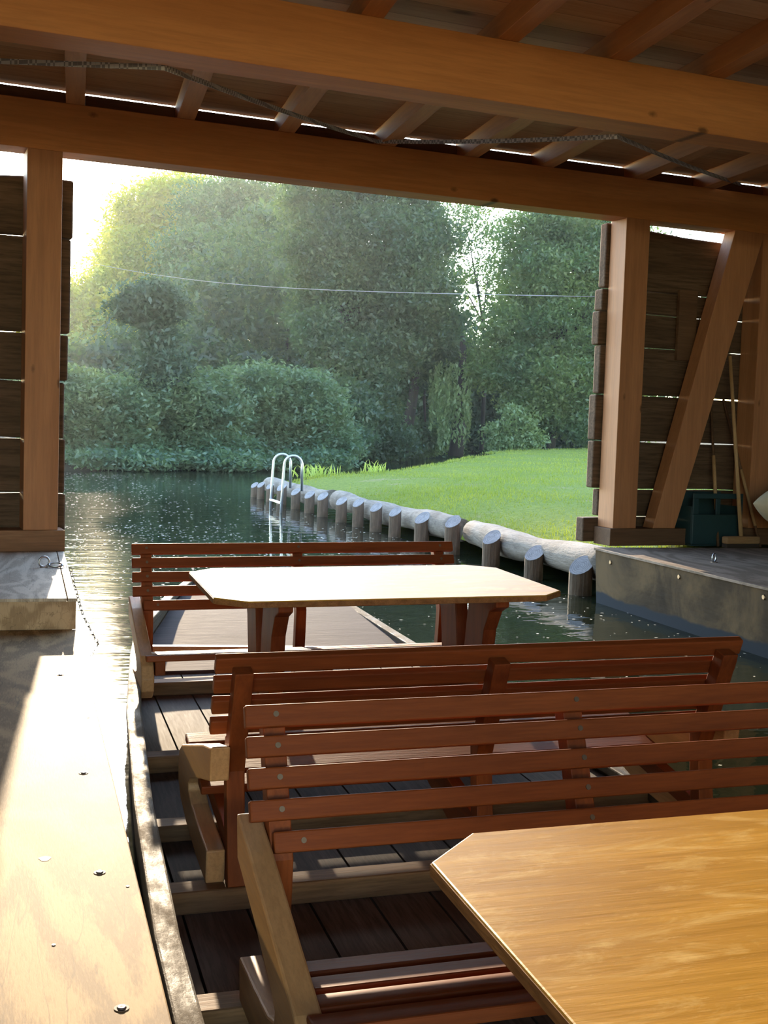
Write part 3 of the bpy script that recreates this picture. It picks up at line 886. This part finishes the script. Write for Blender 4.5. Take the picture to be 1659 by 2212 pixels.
log(0, 13, 'thick peeled log along the lawn, end beside the storage platform')
pts = [(p[0] - 0.015, p[1], p[2] - 0.012) for p in pts]
log(13, 31, 'peeled log along the lawn, middle one of three end to end')
log(31, 46, 'peeled log along the lawn, under the swimming ladder')
PILES = [(4.044, 8.25, .088, .205), (4.055, 9.15, .078, .20), (4.003, 9.98, .079, .25), (4.02, 11.05, .077, .30), (4.02, 12.0, .08, .26), (3.95, 12.75, .068, .265), (3.93, 13.44, .07, .265), (3.88, 14.05, .068, .275),
         (3.84, 14.71, .07, .25), (3.80, 15.55, .072, .255), (3.77, 16.2, .07, .235), (3.74, 16.95, .068, .23), (3.70, 17.75, .075, .25), (3.67, 18.5, .06, .22), (3.64, 19.1, .06, .21), (3.62, 19.55, .06, .18)]
PL = ['stubby slant-cut pile right beside the storage platform', 'slant-cut pile, second one from the storage platform', 'slant-cut pile, third one from the storage platform', 'upright pile behind the end of the bow bench back',
      'slant-cut pile, first left of the upright one at the bench end', 'slant-cut pile, second left of the upright one', 'slant-cut pile, third left of the upright one', 'slant-cut pile, fourth left of the upright one',
      'slant-cut pile, fifth left of the upright one', 'slant-cut pile, fourth one to the right of the ladder', 'slant-cut pile, third one to the right of the ladder', 'slant-cut pile, second one to the right of the ladder',
      'slant-cut pile just behind the ladder rails', 'slant-cut pile, first one beyond the ladder', 'slant-cut pile, second one beyond the ladder', 'last slant-cut pile at the far tip of the log edging']
for (x, y, r, h), lab in zip(PILES, PL):
    t = empty('mooring_pile', Matrix.Translation((x, y, 0)), lab, 'pile', 'piles in front of the edging logs')
    sg = 18; tl = 0.75
    rr = [r * (1 + 0.05 * math.sin(3 * a + x * 9)) for a in np.linspace(0, 2 * math.pi, sg, endpoint=False)]
    ang = np.linspace(0, 2 * math.pi, sg, endpoint=False)
    top = [(rr[k] * math.cos(a), rr[k] * math.sin(a), h + 0.02 + tl * (math.cos(a) * 0.80 + math.sin(a) * 0.6) * r) for k, a in enumerate(ang)]
    bot = [(rr[k] * math.cos(a), rr[k] * math.sin(a), -0.45) for k, a in enumerate(ang)]
    mb = MB(); mb.v = bot + top; mb.f = [(k, (k + 1) % sg, sg + (k + 1) % sg, sg + k) for k in range(sg)] + [tuple(range(sg))[::-1], tuple(range(sg, 2 * sg))]
    ob = mb.build('shaft', M_pile, t)
    cp = MB(); cp.v = [(a, b, c + 0.0006) for a, b, c in top] + [(a, b, c - 0.006) for a, b, c in top]
    cp.f = [tuple(range(sg))] + [(k, (k + 1) % sg, sg + (k + 1) % sg, sg + k) for k in range(sg)]
    cp.build('cut_top', M_end, t)

# swimming ladder
t = empty('swimming_ladder', Matrix.Translation((3.36, 16.5, 0)), 'steel swimming ladder with two hooped rails over the edging log', 'ladder')
for s in (0, 1):
    yy = (0.45, -0.30)[s]
    P = [(0.0, yy, -0.5), (0.03, yy, 0.4), (0.045, yy, 0.66)] + [(0.045 + 0.125 * (1 - math.cos(a)), yy, 0.66 + 0.125 * math.sin(a)) for a in np.linspace(0.2, math.pi - 0.2, 10)] + [(0.295, yy, 0.66), (0.30, yy, 0.30)]
    MB().tube(P, 0.019, 10).build('rail', M_steel, t, smooth=True)
for z in (0.13, -0.17):
    MB().box(-0.005, 0.045, -0.30, 0.45, z - 0.012, z + 0.012).build('rung', M_steel, t, bevel=0.004)


# ------------------------------------------------------------------ plants
DENS = 5.0


def leaf_quads(C, size, up_bias=0.35, droop=0.0):
    """rhombic leaves at centres C"""
    n = len(C)
    nrm = rng.normal(size=(n, 3)); nrm[:, 2] += up_bias * 2; nrm /= np.linalg.norm(nrm, axis=1)[:, None]
    t = rng.normal(size=(n, 3)); t[:, 2] -= droop * 3
    t -= nrm * (t * nrm).sum(1)[:, None]; t /= np.linalg.norm(t, axis=1)[:, None] + 1e-9
    b = np.cross(nrm, t)
    L = size * 0.92 * rng.uniform(0.6, 1.4, n)[:, None]; Wd = L * rng.uniform(0.30, 0.5, n)[:, None]
    V = np.stack([C - t * L * 0.5, C + b * Wd * 0.5 - t * L * 0.05, C + t * L * 0.5, C - b * Wd * 0.5 - t * L * 0.05], 1).reshape(-1, 3)
    return V, np.arange(4 * n).reshape(n, 4)


def crown_points(blobs, n, cl=28, spread=0.30, lo=0.45):
    vol = np.array([b[3] * b[4] * b[5] for b in blobs]) ** (2 / 3); vol /= vol.sum()
    out = []
    for b, k in zip(blobs, vol):
        m = max(3, int(n * k / cl))
        d = rng.normal(size=(m, 3)); d /= np.linalg.norm(d, axis=1)[:, None]
        rr = rng.uniform(lo ** 3, 1, m) ** (1 / 3)
        c = np.array(b[:3]) + d * rr[:, None] * np.array(b[3:6])
        q = np.repeat(c, cl, 0) + rng.normal(size=(m * cl, 3)) * spread * np.array([1, 1, 0.55])
        out.append(q)
    return np.concatenate(out)


def tree(name, label, cat, base, trunk, blobs, n, size, mat, group='trees across the water', spread=0.30, cl=28, lo=0.45, up=0.35, trunk_r=0.16, extra=()):
    cl = int(cl * 2.4); spread *= 0.82
    base = Vector(base)
    t = empty(name, Matrix.Translation(base), label, cat, group)
    B_ = [(b[0] - base.x, b[1] - base.y, b[2] - base.z) + tuple(b[3:6]) for b in blobs]
    C = crown_points(B_, n * DENS, cl, spread, lo)
    C = C[C[:, 2] + base.z > 0.03]
    V, Fq = leaf_quads(C, size, up)
    fast_mesh('foliage', V, Fq, mat, t)
    if trunk:
        tk = MB(); P = [Vector(p) - base for p in trunk]; m = len(P)
        tk.tube(P, [trunk_r * (1 - 0.65 * i / (m - 1)) for i in range(m)], 9)
        for b in B_[:7]:
            s = P[-1].lerp(P[max(0, m - 2)], 0.6); e = Vector(b[:3])
            tk.tube([s, s.lerp(e, 0.5) + Vector((0, 0, 0.15)), e], [trunk_r * 0.38, trunk_r * 0.25, trunk_r * 0.08], 6)
        for P2 in extra:
            P2 = [Vector(p) - base for p in P2]
            tk.tube(P2, [trunk_r * 0.55 * (1 - 0.5 * i / (len(P2) - 1)) for i in range(len(P2))], 7)
        tk.build('trunk', M_bark, t, smooth=True)
    return t


def bl(px, py, dist, rx, ry, depth=None):
    """a leafy mass seen around a point, sizes in photo pixels there"""
    c = at(px, py, dist); k = dist / F
    return (c.x, c.y, c.z, rx * k, (depth or rx * k), ry * k)


tree('maple_tree', 'yellow-green sunlit tree at the open sky, farthest from the lawn', 'tree', at(230, 985, 96) , [at(250, 985, 96), at(265, 800, 96), at(300, 600, 96)],
     [bl(330, 470, 96, 70, 75), bl(300, 560, 95, 90, 70), bl(230, 640, 94, 85, 70), bl(380, 420, 97, 70, 50), bl(200, 720, 94, 90, 75), bl(330, 690, 93, 90, 80), bl(120, 690, 94, 80, 70), bl(150, 780, 93, 90, 50), bl(300, 790, 93, 80, 60), bl(270, 480, 96, 30, 50)],
     17000, 0.40, M_leafY, spread=0.75)
tree('ivy_snag', 'dead trunk overgrown with dark ivy above the bramble thicket', 'tree', at(345, 985, 31.5), [at(345, 985, 31.5), at(350, 800, 31.5), at(335, 660, 31.5)],
     [bl(325, 645, 31.5, 50, 32), bl(350, 660, 31.5, 35, 45), bl(345, 730, 31.5, 22, 50), bl(350, 800, 31.5, 45, 45), bl(290, 670, 31.5, 40, 18)], 3600, 0.17, M_ivy, spread=0.27)
tree('ash_tree', 'tall feathery mid-green tree with slender stems, above the bramble thicket', 'tree', at(545, 985, 90), [at(545, 985, 90), at(540, 760, 90), at(570, 560, 90)],
     [bl(480, 450, 91, 90, 70), bl(580, 450, 91, 100, 70), bl(430, 560, 90, 90, 80), bl(540, 560, 89.5, 110, 80), bl(640, 550, 90, 90, 80), bl(450, 680, 89, 90, 70), bl(590, 690, 89, 100, 70), bl(420, 770, 88, 80, 60), bl(560, 800, 88.5, 120, 60), bl(650, 800, 88, 80, 80)],
     24000, 0.34, M_leafG, spread=0.70, extra=[[at(520, 985, 89), at(530, 780, 89), at(520, 600, 89)], [at(580, 985, 89.5), at(565, 740, 89.5), at(590, 600, 89.5)]])
tree('oak_tree', 'big dark broad tree with a thick trunk in the middle of the view', 'tree', at(725, 985, 42), [at(725, 985, 42), at(728, 760, 42), at(740, 600, 42)],
     [bl(720, 440, 43, 110, 70), bl(850, 440, 44, 110, 60), bl(700, 540, 42, 90, 80), bl(830, 530, 42, 110, 80), bl(920, 520, 43, 70, 60), bl(880, 620, 42, 100, 70), bl(780, 640, 42.5, 110, 60), bl(690, 650, 43, 70, 80), bl(820, 740, 43, 110, 60), bl(940, 700, 43, 60, 50), bl(700, 880, 40, 110, 70), bl(780, 900, 43, 80, 70), bl(735, 760, 41, 60, 40), bl(690, 720, 41, 50, 50), bl(790, 800, 42, 60, 60), bl(745, 600, 41.5, 60, 35)],
     30000, 0.18, M_leafD, spread=0.34, trunk_r=0.42)
tree('alder_tree', 'leaning tree with a bare slanting trunk at the creek bend', 'tree', at(866, 975, 47), [at(866, 985, 47), at(885, 900, 47), at(905, 780, 47), at(915, 700, 47)],
     [bl(900, 720, 46, 80, 60), bl(960, 780, 47, 70, 60), bl(860, 800, 48, 70, 60), bl(810, 850, 48, 60, 80), bl(920, 940, 48, 40, 25)], 8000, 0.18, M_leafD, spread=0.34, trunk_r=0.28)
t = empty('willow_tree', Matrix.Translation(at(985, 968, 45.5)), 'weeping willow with pale hanging strands over the creek', 'tree', 'trees across the water')
bs = at(985, 968, 45.5); C = []
for i in range(110):
    p = at(random.uniform(930, 1015), random.uniform(775, 880), 45.5 + random.uniform(-1.5, 1.5)) - bs
    ln = random.uniform(0.7, 1.9)
    m = 34
    s_ = np.linspace(0, 1, m)[:, None]
    C.append(np.array(p) + np.concatenate([rng.normal(size=(m, 2)) * 0.05, -s_ * ln], 1))
C = np.concatenate(C); C = C[C[:, 2] + bs.z > 0.15]
V, Fq = leaf_quads(C, 0.2, 0.0, 1.0); fast_mesh('foliage', V, Fq, M_leafW, t)
MB().tube([(0, 0, -0.3), (0.2, 0, 2.0), (0.1, 0, 4.2)], [0.3, 0.22, 0.1], 8).build('trunk', M_bark, t, smooth=True)
tree('linden_tree', 'dense green tree at the lawn, between the sky gap and the plank wall', 'tree', at(1200, 972, 45), [at(1190, 975, 45), at(1200, 850, 45), at(1210, 650, 45)],
     [bl(1150, 500, 45, 80, 50), bl(1260, 480, 45, 120, 60), bl(1130, 600, 45, 60, 60), bl(1220, 590, 44.5, 100, 70), bl(1340, 580, 45, 110, 90), bl(1120, 700, 45, 80, 60), bl(1230, 700, 44.5, 100, 70), bl(1100, 790, 45, 90, 60), bl(1220, 810, 44.5, 110, 70), bl(1360, 750, 45, 110, 120), bl(1170, 880, 45, 80, 50), bl(1270, 900, 45, 90, 60)],
     26000, 0.17, M_leafG, spread=0.34)
tree('sparse_tree', 'thin sparse branches with loose leaves around the bright sky gap', 'tree', at(1040, 972, 50), [at(1040, 972, 50), at(1050, 760, 50), at(1030, 600, 50)],
     [bl(1010, 500, 50, 55, 50), bl(1060, 560, 50, 60, 70), bl(990, 610, 50, 35, 40), bl(1080, 660, 50, 45, 50), bl(1000, 450, 50, 70, 25), bl(1020, 740, 50, 75, 35)], 1500, 0.17, M_leafG, spread=0.42, cl=14, trunk_r=0.10)
tree('young_birch', 'small pale green young tree on the lawn edge at the creek', 'tree', at(1105, 978, 40), [at(1105, 980, 40), at(1105, 930, 40), at(1103, 880, 40)],
     [bl(1110, 925, 40, 22, 22), bl(1080, 958, 40, 26, 16), bl(1140, 952, 40, 26, 20), bl(1100, 893, 40, 14, 20), bl(1070, 925, 40, 14, 12), bl(1135, 915, 40, 14, 16), bl(1105, 965, 40, 36, 12)], 1300, 0.14, M_leafW, spread=0.22, trunk_r=0.05)
for k, (px, py, dd, rx, ry, lab) in enumerate([(330, 580, 116, 95, 125, 'dark tree filling the gap behind the sunlit yellow one'), (480, 540, 112, 150, 120, 'dark tree crown behind the top of the feathery one'), (1010, 870, 66, 170, 110, 'dark tree closing the end of the creek'), (880, 800, 64, 160, 160, 'dark tree hidden behind the leaning trunk'), (1180, 850, 66, 170, 130, 'dark tree far behind the lawn tree'),
                                              (620, 700, 56, 230, 260, 'dark tree deep behind the feathery one'), (800, 600, 60, 190, 200, 'dark tree deep behind the broad oak-like one'), (1290, 640, 62, 190, 230, 'dark tree behind the plank wall end'), (330, 830, 52, 210, 140, 'dark tree deep behind the ivy trunk'), (130, 860, 50, 180, 120, 'dark tree beside the plank post, deep behind the thicket')]):
    b0 = at(px, 980, dd)
    tree('background_tree', lab, 'tree', b0, [b0, at(px, py, dd)], [bl(px, py, dd, rx, ry, 3.0), bl(px - rx * 0.5, py + ry * 0.3, dd, rx * 0.7, ry * 0.7, 3.0), bl(px + rx * 0.5, py + ry * 0.3, dd, rx * 0.7, ry * 0.7, 3.0), bl(px, py + ry * 0.7, dd, rx, ry * 0.5, 2.5)], 14000 if dd > 100 else 6500, 0.75 if dd > 100 else 0.36, M_leafG if dd > 100 else M_leafD, group='trees far behind', spread=0.7)
# bramble thicket: three bushes leaning over the water
for px, lab, bb, n in ((200, 'bramble bush over the water nearest the plank wall post', [(140, 880, 110, 85), (230, 900, 110, 80), (160, 970, 110, 45), (260, 970, 90, 45)], 9000),
                       (400, 'bramble bush over the water below the ivy trunk', [(340, 880, 100, 80), (430, 880, 110, 80), (380, 965, 110, 45), (470, 965, 90, 45)], 9000),
                       (600, 'bramble bush over the water behind the swimming ladder', [(560, 870, 110, 90), (650, 890, 100, 90), (590, 965, 110, 50), (690, 955, 90, 50)], 9000)):
    dd = 29.5 if px < 300 else (30.5 if px < 500 else 32)
    b0 = at(px, 1000, dd + 0.5)
    b0.z = 0.2
    tree('bramble_bush', lab, 'bush', b0, None, [bl(a, b, dd + 1.2, rx, ry, 1.2) for a, b, rx, ry in bb] + [bl(px + q, 998, dd - 0.5, 60, 17, 0.9) for q in (-80, -20, 40, 100)], n * 1.3, 0.145, M_leafB, group='bramble bushes on the bank', spread=0.22, up=0.9)
for px, dd, rx, ry, lab in ((700, 38, 70, 40, 'dark bank shrub between the thicket and the creek'), (800, 43, 80, 40, 'dark bank shrub left of the leaning trunk'), (905, 50, 40, 24, 'small lit shrub at the foot of the leaning trunk')):
    b0 = at(px, 990, dd); b0.z = 0.2
    tree('bank_shrub', lab, 'bush', b0, None, [bl(px, 965, dd, rx, ry, 1.2), bl(px + 30, 950, dd, rx, ry, 1.2)], 2600, 0.15, M_leafD if px < 900 else M_leafG, group='shrubs on the bank', spread=0.25)
# reeds on the lawn tip
for px, py, dd, lab in ((690, 1020, 20.2, 'bright reed clump at the lawn edge near the ladder'), (812, 1013, 21.0, 'small bright reed clump farther along the lawn edge')):
    b0 = at(px, py, dd); b0.z = lawn_z(b0.x, b0.y) - 0.05
    mb = MB(); r = random.Random(px)
    for i in range(90 if px < 750 else 40):
        x0, y0 = r.gauss(0, 0.16 if px < 750 else 0.09), r.gauss(0, 0.12); h = r.uniform(0.08, 0.26); lx, ly = r.gauss(0, 0.10), r.gauss(0, 0.08); w_ = 0.008
        mb.add([(x0 - w_, y0, 0), (x0 + w_, y0, 0), (x0 + lx * .4 + w_, y0 + ly * .4, h * .7), (x0 + lx * .4 - w_, y0 + ly * .4, h * .7), (x0 + lx, y0 + ly, h)], [(0, 1, 2, 3), (3, 2, 4)])
    o = mb.build('reed_clump', M_leafR); o.location = b0
    tag(o, lab, 'reeds', 'reeds on the lawn edge')
# grass blades on the lawn
n = 110000
dx = rng.uniform(0, 1, n) ** 1.6 * 18; tt = rng.uniform(0, 1, n) ** 1.25
X = np.empty(n); Y = np.empty(n); Z = np.empty(n)
for i in range(n):
    y1 = far_y(max(3.75, 3.82 + dx[i])); y0 = 8.0 + max(0.0, dx[i] + 0.1) * 0.118; Y[i] = y0 + (y1 - y0) * tt[i]; X[i] = LOGX(Y[i]) + 0.05 + dx[i]; Z[i] = lawn_z(X[i], Y[i]) - 0.01
bare = np.sin(X * 0.9 + 1.3 * np.sin(Y * 0.5)) + np.sin(Y * 0.8 + X * 0.35 + 2.0) + rng.normal(size=n) * 0.35
keep_ = bare > -1.25
X, Y, Z = X[keep_], Y[keep_], Z[keep_]; n = len(X)
h = rng.uniform(0.025, 0.075, n) * (1 + 0.8 * (rng.uniform(0, 1, n) > 0.93)) * np.clip(0.6 + 0.3 * np.sin(X * 1.7 + 2) * np.cos(Y * 1.1), 0.35, 1); wd = rng.uniform(0.003, 0.007, n) * np.clip(Y / 12, 0.8, 2.2)
a = rng.uniform(0, 6.28, n); ca, sa = np.cos(a), np.sin(a); lx, ly = rng.normal(size=n) * 0.018, rng.normal(size=n) * 0.018
V = np.stack([np.stack([X - ca * wd, Y - sa * wd, Z], 1), np.stack([X + ca * wd, Y + sa * wd, Z], 1), np.stack([X + lx, Y + ly, Z + h], 1)], 1).reshape(-1, 3)
o = fast_mesh('lawn_grass', V, np.arange(3 * n).reshape(n, 3), M_grass)
tag(o, 'short green grass blades growing over the lawn', 'grass', kind='stuff')

# haze volume over the pond, added to stand for the lens veil
b = NB('veil_haze')
vs_ = b.n('VolumeScatter', Density=0.0005, Anisotropy=0.55); vs_.inputs['Color'].default_value = (0.90, 0.96, 1.0, 1)
b.l(vs_.outputs[0], b.out.inputs['Volume'])
o = MB().box(-35, 55, 9.5, 75, 0.01, 14).build('haze', b.m)
tag(o, 'thin haze added as a lens veil over the pond and in front of the trees', 'haze', kind='stuff')

# pale fluff and leaf bits afloat
n = 3200
P = []
while len(P) < n:
    y = rng.uniform(3.0, 27) if rng.uniform() < 0.6 else rng.uniform(5, 14); x = rng.uniform(-0.3, 4.0) if rng.uniform() < 0.5 else rng.uniform(0, 2.2)
    if y < 7.9 and (x < 0.27 or (x > 0.2 and x < 2.15)): continue
    if y > 17 and x > 3.3: continue
    P.append((x, y, 0.004))
P = np.array(P); L = rng.uniform(0.004, 0.014, n) * (0.6 + P[:, 1] / 14); a = rng.uniform(0, 3.14, n)
e1 = np.stack([np.cos(a), np.sin(a), 0 * a], 1) * L[:, None]; e2 = np.stack([-np.sin(a), np.cos(a), 0 * a], 1) * (L * rng.uniform(0.3, 0.8, n))[:, None]
V = np.stack([P - e1, P - e2, P + e1, P + e2], 1).reshape(-1, 3)
o = fast_mesh('floating_fluff', V, np.arange(4 * n).reshape(n, 4), M_speck)
tag(o, 'pale seed fluff and leaf bits scattered over the water', 'fluff', kind='stuff')
